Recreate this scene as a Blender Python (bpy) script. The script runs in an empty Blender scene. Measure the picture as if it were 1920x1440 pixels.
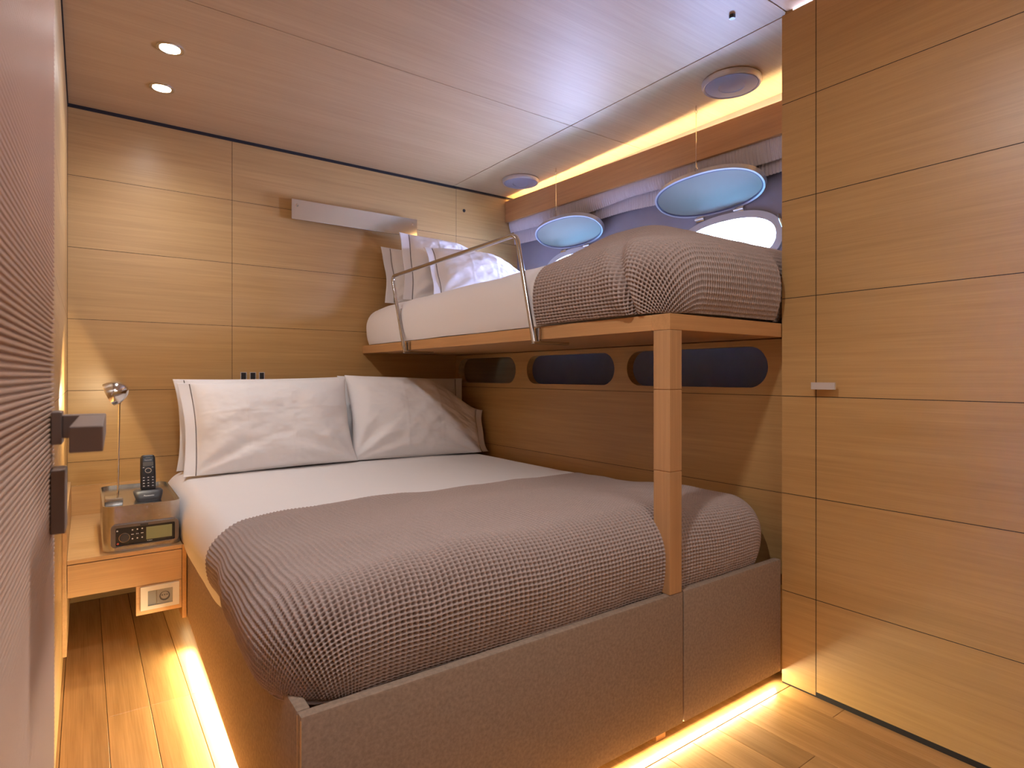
import bpy, bmesh, math, random
import numpy as np
from mathutils import Vector, Matrix, noise as mnoise

sc = bpy.context.scene
COL = sc.collection
PI = math.pi
rng = random.Random(7)

# ------------------------------------------------------------------ camera
cam_d = bpy.data.cameras.new('camera')
cam = bpy.data.objects.new('camera', cam_d)
COL.objects.link(cam)
cam.location = (0, 0, 1.0)
cam.rotation_euler = (PI / 2, 0, -math.radians(35.7826))
cam_d.sensor_width = 36
cam_d.lens = 36 * 1112.8 / 1920
cam_d.shift_y = -15.76 / 1920
cam_d.clip_start = 0.02
cam_d.dof.use_dof = True
cam_d.dof.focus_distance = 2.1
cam_d.dof.aperture_fstop = 9.0
sc.camera = cam

# ------------------------------------------------------------------ colour management
sc.view_settings.view_transform = 'Standard'
sc.view_settings.look = 'None'
sc.view_settings.gamma = 1
sc.view_settings.use_curve_mapping = False
sc.view_settings.exposure = -0.08

# ------------------------------------------------------------------ daylight outside
w = bpy.data.worlds.new('daylight')
sc.world = w
w.use_nodes = True
bg = w.node_tree.nodes['Background']
bg.inputs['Color'].default_value = (0.47, 0.53, 1.0, 1)
bg.inputs['Strength'].default_value = 165.0


# ------------------------------------------------------------------ lamps
def area(name, loc, rot, sx, sy, power, color, shape='RECTANGLE', spread=180):
    d = bpy.data.lights.new(name, 'AREA')
    d.shape = shape
    d.size = sx
    d.size_y = sy
    d.energy = power
    d.color = color
    d.spread = math.radians(spread)
    o = bpy.data.objects.new(name, d)
    o.location = loc
    o.rotation_euler = rot
    COL.objects.link(o)
    return o


def spot(name, loc, rot, power, color, angle, blend, rad=0.02):
    d = bpy.data.lights.new(name, 'SPOT')
    d.energy = power
    d.color = color
    d.spot_size = math.radians(angle)
    d.spot_blend = blend
    d.shadow_soft_size = rad
    o = bpy.data.objects.new(name, d)
    o.location = loc
    o.rotation_euler = rot
    COL.objects.link(o)
    return o


WARM = (1.0, 0.80, 0.60)
NEUT = (0.96, 0.97, 1.0)
LED = (1.0, 0.84, 0.50)
# key: the pair of ceiling downlights nearer the cabin door (out of frame)
area('ceiling_lamp_key', (0.29, 0.68, 2.175), (0, 0, 0), 0.10, 0.10, 15.5, NEUT, 'DISK')
# large soft fill added behind the camera in place of the room's bounce
area('fill_light_aft', (0.85, -0.55, 2.17), (0, 0, 0), 0.9, 0.7, 14, NEUT)
# under-bed strips
area('led_side', (0.319, 1.77, 0.033), (0, math.radians(62), 0), 0.02, 1.34, 13, LED)
area('led_foot', (1.08, 1.068, 0.034), (math.radians(-68), 0, 0), 1.50, 0.02, 8.5, LED)
# cove strip above the pelmet
area('led_cove', (2.34, 2.15, 2.075), (0, PI, 0), 0.03, 2.1, 11, (1.0, 0.74, 0.36))
# daylight portals
# (the portholes are sampled through these)
for py in (1.63, 2.67):
    p = area('porthole_portal', (2.52, py, 1.60), (0, PI / 2, 0), 0.30, 0.52, 1, (1, 1, 1))
    p.data.cycles.is_portal = True


# ------------------------------------------------------------------ helpers: materials
def new_mat(name):
    m = bpy.data.materials.new(name)
    m.use_nodes = True
    nt = m.node_tree
    return m, nt, nt.nodes['Principled BSDF']


def plain(name, col, rough=0.5, metal=0.0, spec=0.5, noise=0.0, nscale=40, bump=0.0, coat=0.0):
    m, nt, b = new_mat(name)
    b.inputs['Base Color'].default_value = (*col, 1)
    b.inputs['Roughness'].default_value = rough
    b.inputs['Metallic'].default_value = metal
    b.inputs['Specular IOR Level'].default_value = spec
    b.inputs['Coat Weight'].default_value = coat
    if noise or bump:
        tc = nt.nodes.new('ShaderNodeTexCoord')
        n = nt.nodes.new('ShaderNodeTexNoise')
        n.inputs['Scale'].default_value = nscale
        n.inputs['Detail'].default_value = 5
        nt.links.new(tc.outputs['Object'], n.inputs['Vector'])
        if noise:
            cr = nt.nodes.new('ShaderNodeValToRGB')
            cr.color_ramp.elements[0].position = 0.3
            cr.color_ramp.elements[1].position = 0.7
            cr.color_ramp.elements[0].color = (*[c * (1 - noise) for c in col], 1)
            cr.color_ramp.elements[1].color = (*[min(1, c * (1 + noise)) for c in col], 1)
            nt.links.new(n.outputs['Fac'], cr.inputs['Fac'])
            nt.links.new(cr.outputs['Color'], b.inputs['Base Color'])
        if bump:
            bp = nt.nodes.new('ShaderNodeBump')
            bp.inputs['Strength'].default_value = bump
            bp.inputs['Distance'].default_value = 0.002
            nt.links.new(n.outputs['Fac'], bp.inputs['Height'])
            nt.links.new(bp.outputs['Normal'], b.inputs['Normal'])
    return m


def wood(name, axis, col, dark=0.80, rough=0.34, fine=70, island=0.0, spec=0.5):
    """straight-grained veneer; axis = direction of the grain"""
    m, nt, b = new_mat(name)
    L = nt.links.new
    tc = nt.nodes.new('ShaderNodeTexCoord')

    def nz(along, across, detail, dist=0.0):
        mp = nt.nodes.new('ShaderNodeMapping')
        s = [across, across, across]
        s['XYZ'.index(axis)] = along
        mp.inputs['Scale'].default_value = s
        L(tc.outputs['Object'], mp.inputs['Vector'])
        n = nt.nodes.new('ShaderNodeTexNoise')
        n.inputs['Scale'].default_value = 1.0
        n.inputs['Detail'].default_value = detail
        n.inputs['Distortion'].default_value = dist
        L(mp.outputs['Vector'], n.inputs['Vector'])
        return n
    a = nz(2.2, fine, 6)
    c = nz(0.7, 9, 3, 0.6)
    f = nz(5.0, 260, 3)
    mx = nt.nodes.new('ShaderNodeMix')
    mx.inputs['Factor'].default_value = 0.45
    L(a.outputs['Fac'], mx.inputs['A'])
    L(c.outputs['Fac'], mx.inputs['B'])
    mx2 = nt.nodes.new('ShaderNodeMix')
    mx2.inputs['Factor'].default_value = 0.28
    L(mx.outputs['Result'], mx2.inputs['A'])
    L(f.outputs['Fac'], mx2.inputs['B'])
    cr = nt.nodes.new('ShaderNodeValToRGB')
    e = cr.color_ramp.elements
    e[0].position = 0.33
    e[1].position = 0.66
    e[0].color = (col[0] * dark, col[1] * dark * 0.95, col[2] * dark * 0.88, 1)
    e[1].color = (col[0] * 1.08, col[1] * 1.08, col[2] * 1.08, 1)
    L(mx2.outputs['Result'], cr.inputs['Fac'])
    out = cr.outputs['Color']
    if island:
        g = nt.nodes.new('ShaderNodeNewGeometry')
        mr = nt.nodes.new('ShaderNodeMapRange')
        mr.inputs['To Min'].default_value = 1 - island
        mr.inputs['To Max'].default_value = 1 + island
        L(g.outputs['Random Per Island'], mr.inputs['Value'])
        hs = nt.nodes.new('ShaderNodeHueSaturation')
        L(mr.outputs['Result'], hs.inputs['Value'])
        L(out, hs.inputs['Color'])
        out = hs.outputs['Color']
    L(out, b.inputs['Base Color'])
    b.inputs['Roughness'].default_value = rough
    b.inputs['Specular IOR Level'].default_value = spec
    bp = nt.nodes.new('ShaderNodeBump')
    bp.inputs['Strength'].default_value = 0.08
    bp.inputs['Distance'].default_value = 0.001
    L(a.outputs['Fac'], bp.inputs['Height'])
    L(bp.outputs['Normal'], b.inputs['Normal'])
    return m


WC = (0.49, 0.298, 0.118)
M = {}
M['wood_x'] = wood('veneer_grain_x', 'X', WC)
M['wood_y'] = wood('veneer_grain_y', 'Y', WC)
M['wood_z'] = wood('veneer_grain_z', 'Z', (0.52, 0.29, 0.135), rough=0.4)
M['ceil'] = wood('veneer_ceiling', 'X', (0.48, 0.318, 0.165), dark=0.86, rough=0.52, spec=0.8)
M['floor'] = wood('floor_planks', 'Y', (0.50, 0.27, 0.10), dark=0.62, rough=0.26, fine=34, island=0.16)
M['solid_y'] = wood('solid_wood_y', 'Y', (0.56, 0.30, 0.125), rough=0.42)
M['solid_x'] = wood('solid_wood_x', 'X', (0.56, 0.30, 0.125), rough=0.42)
M['light_wood'] = wood('nightstand_wood', 'X', (0.58, 0.35, 0.155), rough=0.40)
M['light_wood_y'] = wood('nightstand_wood_y', 'Y', (0.58, 0.35, 0.155), rough=0.40)
M['gap'] = plain('shadow_gap', (0.012, 0.008, 0.008), 0.8)
M['backing'] = plain('panel_backing', (0.07, 0.035, 0.018), 0.8)
M['hull'] = plain('hull_lining', (0.235, 0.22, 0.265), 0.55, noise=0.05, nscale=12)
M['frame'] = plain('porthole_frame', (0.52, 0.53, 0.58), 0.38, metal=0.5)
M['gasket'] = plain('dark_gasket', (0.07, 0.07, 0.12), 0.5)
M['teal'] = plain('glass_edge_teal', (0.25, 0.62, 0.60), 0.3)
M['cover'] = plain('cover_panel', (0.175, 0.17, 0.145), 0.35)
M['chrome'] = plain('polished_steel', (0.72, 0.69, 0.66), 0.12, metal=1.0)
M['brushed'] = plain('brushed_steel', (0.56, 0.55, 0.54), 0.24, metal=1.0, noise=0.06, nscale=80)
M['satin'] = plain('satin_steel_plate', (0.74, 0.74, 0.75), 0.08, metal=1.0)
M['rail'] = plain('steel_rail', (0.52, 0.49, 0.47), 0.16, metal=1.0)
M['pull'] = plain('satin_pull', (0.66, 0.63, 0.62), 0.42, metal=0.5)
M['bronze'] = plain('dark_bronze', (0.20, 0.15, 0.135), 0.42, metal=0.55)
M['sheet'] = plain('white_cotton', (0.80, 0.76, 0.75), 0.85, spec=0.2, bump=0.05, nscale=900)
M['pillow'] = plain('white_pillow_cotton', (0.82, 0.79, 0.785), 0.85, spec=0.2, bump=0.05, nscale=900)
M['piping'] = plain('taupe_piping', (0.16, 0.125, 0.115), 0.8)
M['waffle'] = plain('taupe_waffle_knit', (0.40, 0.31, 0.275), 0.95, spec=0.1, noise=0.08, nscale=300)
M['felt'] = plain('brown_felt', (0.30, 0.215, 0.155), 0.95, spec=0.12, noise=0.16, nscale=130, bump=0.25)
M['blind'] = plain('blind_fabric', (0.62, 0.58, 0.62), 0.9, spec=0.1)
M['black'] = plain('black_plastic', (0.012, 0.013, 0.018), 0.35)
M['black_soft'] = plain('dark_grey_plastic', (0.04, 0.04, 0.047), 0.42)
M['grey'] = plain('grey_plastic', (0.23, 0.23, 0.225), 0.5)
M['cream'] = plain('cream_plastic', (0.78, 0.72, 0.58), 0.4)
M['white'] = plain('white_print', (0.80, 0.80, 0.80), 0.5)
M['red'] = plain('red_button', (0.55, 0.10, 0.07), 0.4)
M['lcd'] = plain('lcd_green', (0.25, 0.28, 0.16), 0.15)
M['lcd_grey'] = plain('lcd_grey', (0.13, 0.14, 0.15), 0.15)
M['bezel'] = plain('bezel_grey', (0.17, 0.15, 0.145), 0.3, metal=0.4)
M['speaker'] = plain('speaker_grille', (0.33, 0.33, 0.39), 0.45, metal=0.3)
M['speaker_rim'] = plain('speaker_rim', (0.55, 0.54, 0.58), 0.35, metal=0.5)
M['ridged'] = plain('ridged_door_finish', (0.47, 0.31, 0.225), 0.42, spec=0.5, noise=0.03, nscale=6)
m, nt, b = new_mat('lamp_glow')
b.inputs['Emission Color'].default_value = (1, 0.93, 0.82, 1)
b.inputs['Emission Strength'].default_value = 28
M['glow'] = m
m, nt, b = new_mat('led_glow')
b.inputs['Emission Color'].default_value = (1, 0.78, 0.40, 1)
b.inputs['Emission Strength'].default_value = 6
M['led'] = m
# porthole glass
m = bpy.data.materials.new('porthole_glass')
m.use_nodes = True
nt = m.node_tree
nt.nodes.remove(nt.nodes['Principled BSDF'])
tr = nt.nodes.new('ShaderNodeBsdfTransparent')
tr.inputs['Color'].default_value = (0.93, 0.97, 0.97, 1)
gl = nt.nodes.new('ShaderNodeBsdfGlossy')
gl.inputs['Roughness'].default_value = 0.02
mxs = nt.nodes.new('ShaderNodeMixShader')
mxs.inputs['Fac'].default_value = 0.06
nt.links.new(tr.outputs[0], mxs.inputs[1])
nt.links.new(gl.outputs[0], mxs.inputs[2])
nt.links.new(mxs.outputs[0], nt.nodes['Material Output'].inputs['Surface'])
M['glass'] = m


# ------------------------------------------------------------------ helpers: meshes
class MB:
    """collects shapes in world coordinates, links them as one mesh object"""

    def __init__(s):
        s.v = []
        s.f = []
        s.sm = []

    def add(s, vs, fs, smooth=False):
        o = len(s.v)
        s.v += [tuple(v) for v in vs]
        s.f += [tuple(i + o for i in f) for f in fs]
        s.sm += [smooth] * len(fs)
        return s

    def bm(s, b, smooth=False, mat=None):
        if mat is not None:
            b.transform(mat)
        b.verts.ensure_lookup_table()
        b.verts.index_update()
        r = s.add([v.co[:] for v in b.verts], [[v.index for v in f.verts] for f in b.faces], smooth)
        b.free()
        return r

    def box(s, x0, x1, y0, y1, z0, z1, bev=0.0, seg=2, mat=None, smooth=False):
        b = bmesh.new()
        bmesh.ops.create_cube(b, size=1)
        for v in b.verts:
            v.co = ((x0 + x1) / 2 + v.co.x * (x1 - x0), (y0 + y1) / 2 + v.co.y * (y1 - y0), (z0 + z1) / 2 + v.co.z * (z1 - z0))
        if bev:
            bmesh.ops.bevel(b, geom=b.edges[:], offset=bev, segments=seg, profile=0.6, affect='EDGES')
        return s.bm(b, smooth, mat)

    def cyl(s, p, r, h, axis=(0, 0, 1), r2=None, n=32, bev=0.0, smooth=True):
        b = bmesh.new()
        bmesh.ops.create_cone(b, cap_ends=True, segments=n, radius1=r, radius2=r if r2 is None else r2, depth=h)
        if bev:
            es = [e for e in b.edges if e.calc_face_angle(0) > 1.0]
            bmesh.ops.bevel(b, geom=es, offset=bev, segments=2, affect='EDGES')
        q = Vector((0, 0, 1)).rotation_difference(Vector(axis).normalized())
        return s.bm(b, smooth, Matrix.Translation(p) @ q.to_matrix().to_4x4())

    def lathe(s, prof, p, axis=(0, 0, 1), n=40, smooth=True):
        q = Vector((0, 0, 1)).rotation_difference(Vector(axis).normalized()).to_matrix()
        vs = []
        fs = []
        for r, z in prof:
            for i in range(n):
                a = 2 * PI * i / n
                vs.append(Vector(p) + q @ Vector((r * math.cos(a), r * math.sin(a), z)))
        for k in range(len(prof) - 1):
            for i in range(n):
                j = (i + 1) % n
                fs.append((k * n + i, k * n + j, (k + 1) * n + j, (k + 1) * n + i))
        return s.add(vs, fs, smooth)

    def tube(s, pts, r, n=10, cap=True, closed=False):
        pts = [Vector(p) for p in pts]
        N = len(pts)
        vs = []
        fs = []
        up = None
        for i, p in enumerate(pts):
            if closed:
                t = (pts[(i + 1) % N] - pts[i - 1]).normalized()
            else:
                t = (pts[min(i + 1, N - 1)] - pts[max(i - 1, 0)]).normalized()
            if up is None:
                up = t.orthogonal().normalized()
            up = (up - t * up.dot(t)).normalized()
            bi = t.cross(up)
            for k in range(n):
                a = 2 * PI * k / n
                vs.append(p + up * (r * math.cos(a)) + bi * (r * math.sin(a)))
        rng_ = N if closed else N - 1
        for i in range(rng_):
            j = (i + 1) % N
            for k in range(n):
                l = (k + 1) % n
                fs.append((i * n + k, i * n + l, j * n + l, j * n + k))
        if cap and not closed:
            fs.append(tuple(range(n))[::-1])
            fs.append(tuple((N - 1) * n + k for k in range(n)))
        return s.add(vs, fs, True)

    def prism(s, poly, depth, frame, smooth=False, holes=None):
        """extrude a 2-D outline; frame maps (u, v, w) to world"""
        n = len(poly)
        vs = [frame @ Vector((u, v, 0)) for u, v in poly] + [frame @ Vector((u, v, depth)) for u, v in poly]
        fs = [tuple(range(n))[::-1], tuple(range(n, 2 * n))]
        fs += [(i, (i + 1) % n, n + (i + 1) % n, n + i) for i in range(n)]
        return s.add(vs, fs, smooth)

    def ring(s, inner, outer, depth, frame, smooth=False):
        """flat ring between two outlines with the same number of points"""
        n = len(inner)
        vs = []
        for w_ in (0, depth):
            vs += [frame @ Vector((u, v, w_)) for u, v in inner]
            vs += [frame @ Vector((u, v, w_)) for u, v in outer]
        fs = []
        for i in range(n):
            j = (i + 1) % n
            fs.append((i, n + i, n + j, j)[::-1])
            fs.append((2 * n + i, 3 * n + i, 3 * n + j, 2 * n + j))
            fs.append((i, j, 2 * n + j, 2 * n + i)[::-1])
            fs.append((n + i, n + j, 3 * n + j, 3 * n + i))
        return s.add(vs, fs, smooth)

    def build(s, name, mat, parent=None, origin=None, sharp=35):
        me = bpy.data.meshes.new(name)
        if parent is not None:
            o0 = Vector(parent['_o'])
        else:
            if origin is None:
                a = np.array(s.v)
                origin = ((a[:, 0].min() + a[:, 0].max()) / 2, (a[:, 1].min() + a[:, 1].max()) / 2, a[:, 2].min())
            o0 = Vector(origin)
        a = np.array(s.v, dtype=float) - np.array(o0)
        me.from_pydata(a.tolist(), [], s.f)
        me.polygons.foreach_set('use_smooth', s.sm)
        me.materials.append(M[mat] if isinstance(mat, str) else mat)
        me.update()
        b = bmesh.new()
        b.from_mesh(me)
        bmesh.ops.recalc_face_normals(b, faces=b.faces[:])
        b.to_mesh(me)
        b.free()
        if any(s.sm) and sharp:
            me.set_sharp_from_angle(angle=math.radians(sharp))
        o = bpy.data.objects.new(name, me)
        COL.objects.link(o)
        if parent is not None:
            o.parent = parent
        else:
            o.location = o0
        o['_o'] = tuple(o0)
        return o


def grid_obj(name, P, mat, parent=None, origin=None):
    """numpy grid (n, m, 3) of world points as one smooth mesh"""
    n, m_, _ = P.shape
    o0 = np.array(parent['_o']) if parent is not None else np.array(origin)
    V = (P.reshape(-1, 3) - o0)
    idx = np.arange(n * m_).reshape(n, m_)
    F = np.stack([idx[:-1, :-1], idx[1:, :-1], idx[1:, 1:], idx[:-1, 1:]], -1).reshape(-1, 4)
    me = bpy.data.meshes.new(name)
    me.vertices.add(len(V))
    me.vertices.foreach_set('co', V.astype(np.float32).ravel())
    me.loops.add(F.size)
    me.loops.foreach_set('vertex_index', F.astype(np.int32).ravel())
    me.polygons.add(len(F))
    me.polygons.foreach_set('loop_start', np.arange(0, F.size, 4, dtype=np.int32))
    me.polygons.foreach_set('use_smooth', np.ones(len(F), dtype=bool))
    me.update(calc_edges=True)
    me.materials.append(M[mat])
    o = bpy.data.objects.new(name, me)
    COL.objects.link(o)
    if parent is not None:
        o.parent = parent
    else:
        o.location = o0
    o['_o'] = tuple(float(x) for x in o0)
    return o


def thing(name, label, cat, loc, group=None):
    o = bpy.data.objects.new(name, None)
    COL.objects.link(o)
    o.empty_display_size = 0.05
    o.location = loc
    o['_o'] = tuple(loc)
    return tag(o, label, cat, group)


def tag(o, label, cat, group=None):
    o['label'] = label
    o['category'] = cat
    if group:
        o['group'] = group
    return o


def struct(o):
    o['kind'] = 'structure'
    return o


def stadium(w, h, n=14):
    """outline of a slot w x h with round ends, centred"""
    r = h / 2
    c = w / 2 - r
    pts = []
    for i in range(n + 1):
        a = -PI / 2 + PI * i / n
        pts.append((c + r * math.cos(a), r * math.sin(a)))
    for i in range(n + 1):
        a = PI / 2 + PI * i / n
        pts.append((-c + r * math.cos(a), r * math.sin(a)))
    return pts


def superell(w, h, p=2.4, n=64):
    pts = []
    for i in range(n):
        a = 2 * PI * i / n
        c, s_ = math.cos(a), math.sin(a)
        pts.append((w / 2 * math.copysign(abs(c) ** (2 / p), c), h / 2 * math.copysign(abs(s_) ** (2 / p), s_)))
    return pts


def frame(o, ex, ey):
    ex = Vector(ex).normalized()
    ey = Vector(ey)
    ey = (ey - ex * ey.dot(ex)).normalized()
    ez = ex.cross(ey)
    m4 = Matrix((ex, ey, ez)).transposed().to_4x4()
    m4.translation = Vector(o)
    return m4


def lettering(name, text, size, fr, mat, parent, depth=0.0006):
    """raised or printed words as a thin mesh, centred on the frame"""
    cu = bpy.data.curves.new(name, 'FONT')
    cu.body = text
    cu.size = size
    cu.align_x = 'CENTER'
    cu.align_y = 'CENTER'
    cu.extrude = depth / 2
    cu.resolution_u = 3
    t = bpy.data.objects.new(name, cu)
    COL.objects.link(t)
    dg = bpy.context.evaluated_depsgraph_get()
    dg.update()
    me = bpy.data.meshes.new_from_object(t.evaluated_get(dg))
    vs = [fr @ v.co for v in me.vertices]
    fs = [tuple(p.vertices) for p in me.polygons]
    bpy.data.objects.remove(t)
    bpy.data.curves.remove(cu)
    bpy.data.meshes.remove(me)
    mb = MB()
    mb.add(vs, fs)
    return mb.build(name, mat, parent)


def fbm(x, y, s, seed, octv=3):
    """smooth numpy value noise, -1..1"""
    r = np.random.RandomState(seed)
    out = np.zeros_like(x)
    amp = 1.0
    tot = 0
    for _ in range(octv):
        T = r.rand(64, 64) * 2 - 1
        fx = x * s + 17.3
        fy = y * s + 9.1
        ix = np.floor(fx).astype(int)
        iy = np.floor(fy).astype(int)
        u = fx - ix
        v = fy - iy
        u = u * u * (3 - 2 * u)
        v = v * v * (3 - 2 * v)
        g = lambda a, b_: T[a % 64, b_ % 64]
        out += amp * ((g(ix, iy) * (1 - u) + g(ix + 1, iy) * u) * (1 - v) + (g(ix, iy + 1) * (1 - u) + g(ix + 1, iy + 1) * u) * v)
        tot += amp
        amp *= 0.5
        s *= 2.1
    return out / tot


def sstep(a, b_, x):
    t = np.clip((x - a) / (b_ - a), 0, 1)
    return t * t * (3 - 2 * t)


# ------------------------------------------------------------------ dimensions
XL, XR, YB, ZC = -0.06, 1.845, 3.243, 2.19
XW, XH = 1.90, 2.38                 # lower wall beside the bed / hull lining
YF = -1.2                           # wall behind the camera
SEAMS = [0.0, 0.3025, 0.6185, 0.934, 1.2495, 1.565, 1.881]
G = 0.0011


def panels_y(mb, xs, zs, y0, y1):
    for a, b_ in zip(xs[:-1], xs[1:]):
        for c, d in zip(zs[:-1], zs[1:]):
            mb.box(a + G, b_ - G, y0, y1, c + G, d - G)


def panels_x(mb, ys, zs, x0, x1):
    for a, b_ in zip(ys[:-1], ys[1:]):
        for c, d in zip(zs[:-1], zs[1:]):
            mb.box(x0, x1, a + G, b_ - G, c + G, d - G)


# ------------------------------------------------------------------ floor
fl = MB()
pw = 0.1075
x = XL - 0.10
k = 0
while x < 2.0:
    ends = [YF]
    y = YF + 0.35 + (0.62 * k) % 0.9
    if -0.02 < x < 0.34:
        ends = [YF, -0.2, 0.6, 2.1, YB]
        if k % 2 == 0:
            ends = [YF, 0.1, 1.15, 1.98 if x < .05 else 2.1, YB]
    else:
        while y < 0.9:
            ends.append(y)
            y += 1.35
        ends.append(1.028 if x > 0.3 else YB)
    for a, b_ in zip(ends[:-1], ends[1:]):
        fl.box(x + 0.0007, min(x + pw, 2.05) - 0.0007, a + 0.0006, b_ - 0.0006, -0.02, 0.0, bev=0.0008, seg=1)
    x += pw
    k += 1
fl.box(0.371, 2.05, 1.0294, 1.26, -0.02, 0.0, bev=0.0008, seg=1)
fl.box(0.371, 2.05, 1.2605, YB, -0.02, 0.0)
o = struct(fl.build('floor', 'floor', origin=(0.9, 1.0, 0)))
o = struct(MB().box(XL - 0.2, 2.5, YF - 0.1, YB + 0.1, -0.06, -0.0205).build('subfloor', 'gap'))
o.name = 'floor_base'
# border strip across the planks at the foot of the bed
# ------------------------------------------------------------------ head wall
mb = MB()
panels_y(mb, [XL, 0.603, 1.903, 2.50], SEAMS + [2.178], YB, YB + 0.02)
wb = struct(mb.build('wall_back', 'wood_x'))
struct(MB().box(XL - 0.1, 2.6, YB + 0.0005, YB + 0.06, -0.06, 2.25).build('wall_back_core', 'backing')).name = 'trim_8'
struct(MB().box(XL, 1.90, YB - 0.006, YB + 0.013, 2.177, 2.20).build('trim_1', 'gap'))
struct(MB().box(1.90, 2.5, YB - 0.003, YB + 0.013, 2.184, 2.20).build('trim_2', 'gap'))
# ------------------------------------------------------------------ left wall
mb = MB()
panels_x(mb, [0.90, 2.2, YB], SEAMS + [2.180], XL - 0.02, XL)
struct(mb.build('wall_left', 'wood_y'))
struct(MB().box(XL - 0.06, XL - 0.0005, 0.895, YB + 0.02, -0.06, 2.25).build('trim_3', 'backing'))
struct(MB().box(XL - 0.013, XL + 0.004, 0.90, YB - 0.007, 2.181, 2.20).build('trim_4', 'gap'))
struct(MB().box(-0.20, -0.14, YF, 0.894, 0, 2.25).build('wall_door_side', 'wood_y')).name = 'wall_left_aft'
struct(MB().box(-0.20, 2.5, YF - 0.05, YF, 0, 2.25).build('wall_front', 'wood_x'))
# ------------------------------------------------------------------ ceiling
mb = MB()
for a, b_ in ((XL - 0.1, 1.879), (1.881, 2.43)):
    for c, d in ((YF, 1.0495), (1.0515, 2.1295), (2.1305, YB - 0.007)):
        if a > 1.8 and d < 1.1:
            continue
        mb.box(a + 0.001, b_ - 0.001, c + 0.001, d - 0.001, ZC, ZC + 0.02, bev=0.0008, seg=1)
struct(mb.build('ceiling', 'ceil'))
struct(MB().box(-0.25, 2.6, YF - 0.1, YB + 0.1, ZC + 0.016, ZC + 0.06).build('ceiling_core', 'backing')).name = 'trim_5'
# ------------------------------------------------------------------ wardrobe on the right
wr = thing('wardrobe', 'tall wood panelled wardrobe front with a small steel door pull, right of the bunks', 'wardrobe', (XR + 0.3, 0.0, 0.0))
mb = MB()
panels_x(mb, [0.9442, 1.056], [0.004] + SEAMS[1:] + [2.172], XR, XR + 0.02)
mb.box(XR + 0.021, 2.45, 1.03, 1.056, -0.06, 2.2)
mb.build('side_panel', 'wood_y', wr)
mb = MB()
panels_x(mb, [YF + 0.01, 0.9438], [0.016] + SEAMS[1:] + [2.172], XR, XR + 0.02)
dr = mb.build('door', 'wood_y', wr)
MB().box(XR + 0.0006, XR + 0.05, YF + 0.01, 1.054, 0.0, 2.172).build('carcass', 'gap', wr)
mb = MB()
mb.box(XR - 0.030, XR - 0.022, 0.873, 0.9445, 0.9575, 0.979, bev=0.001)
mb.box(XR - 0.022, XR + 0.002, 0.885, 0.902, 0.961, 0.976, bev=0.001)
mb.box(XR - 0.022, XR + 0.002, 0.915, 0.932, 0.961, 0.976, bev=0.001)
mb.build('door_pull', 'pull', dr)
# ------------------------------------------------------------------ wall beside the lower bed, with the slotted ledge board
mb = MB()
mb.box(XW, XW + 0.02, 1.058, YB - 0.001, 0.0, SEAMS[2] - 0.012 - G)
mb.box(XW, XW + 0.02, 1.058, YB - 0.001, SEAMS[2] - 0.012 + G, 0.932 - G)
wrt = struct(mb.build('wall_right', 'wood_y'))
struct(MB().box(XW + 0.021, 2.45, 1.0565, YB - 0.0012, -0.06, 0.8995).build('trim_10', 'backing'))
struct(MB().box(XW + 0.0005, XW + 0.02, 1.0565, YB - 0.0012, -0.06, 0.933).build('trim_9', 'backing'))
# board with three stadium holes
HOLES = [(3.205, 2.602), (2.503, 1.862), (1.788, 1.136)]
HZ0, HZ1 = 0.957, 1.103
mb = MB()
fr = Matrix(((0, 0, 1, XW), (1, 0, 0, 0), (0, 1, 0, 0), (0, 0, 0, 1)))
edges_y = [YB - 0.001, (2.602 + 2.503) / 2, (1.862 + 1.788) / 2, 1.058]
zb0, zb1 = 0.932 + G, 1.124
for (a, b_), e0, e1 in zip(HOLES, edges_y[:-1], edges_y[1:]):
    cy_ = (a + b_) / 2
    cz = (HZ0 + HZ1) / 2
    inner = [(u + cy_, v + cz) for u, v in stadium(a - b_, HZ1 - HZ0)]
    outer = []
    for u, v in inner:
        du, dv = u - cy_, v - cz
        # straight run of the slot projects vertically, ends project onto the border
        hw = (a - b_) / 2 - (HZ1 - HZ0) / 2
        if abs(du) <= hw + 1e-6:
            outer.append((u, zb1 if dv > 0 else zb0))
        else:
            sx_ = du - math.copysign(hw, du)
            lim_u = (e0 - cy_ - hw) if du > 0 else (cy_ - hw - e1)
            ang = math.atan2(dv, abs(sx_))
            lim_v = (zb1 - cz) if dv > 0 else (cz - zb0)
            tt = min(lim_u / max(1e-6, math.cos(ang)), lim_v / max(1e-6, abs(math.sin(ang))))
            outer.append((cy_ + math.copysign(hw + tt * math.cos(ang), du), cz + tt * math.sin(ang)))
    mb.ring(inner, outer, 0.038, fr)
    # square off the corners the rays missed
    for yy, zz in ((e0, zb1), (e0, zb0), (e1, zb1), (e1, zb0)):
        lst = outer
        onv = [p for p in lst if abs(p[0] - yy) < 1e-5 and (p[1] - cz) * (zz - cz) > 0]
        onh = [p for p in lst if abs(p[1] - zz) < 1e-5 and (p[0] - cy_) * (yy - cy_) > 0]
        if onv and onh:
            pv = max(onv, key=lambda p: abs(p[1] - cz))
            ph = max(onh, key=lambda p: abs(p[0] - cy_))
            mb.prism([pv, (yy, zz), ph], 0.038, fr)
mb.build('slotted_board', 'wood_y', wrt)
# ledge floor and hull lining behind the board
struct(MB().box(XW + 0.021, XH + 0.02, 1.057, YB - 0.001, 0.90, 0.931).build('trim_6', 'hull'))
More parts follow.
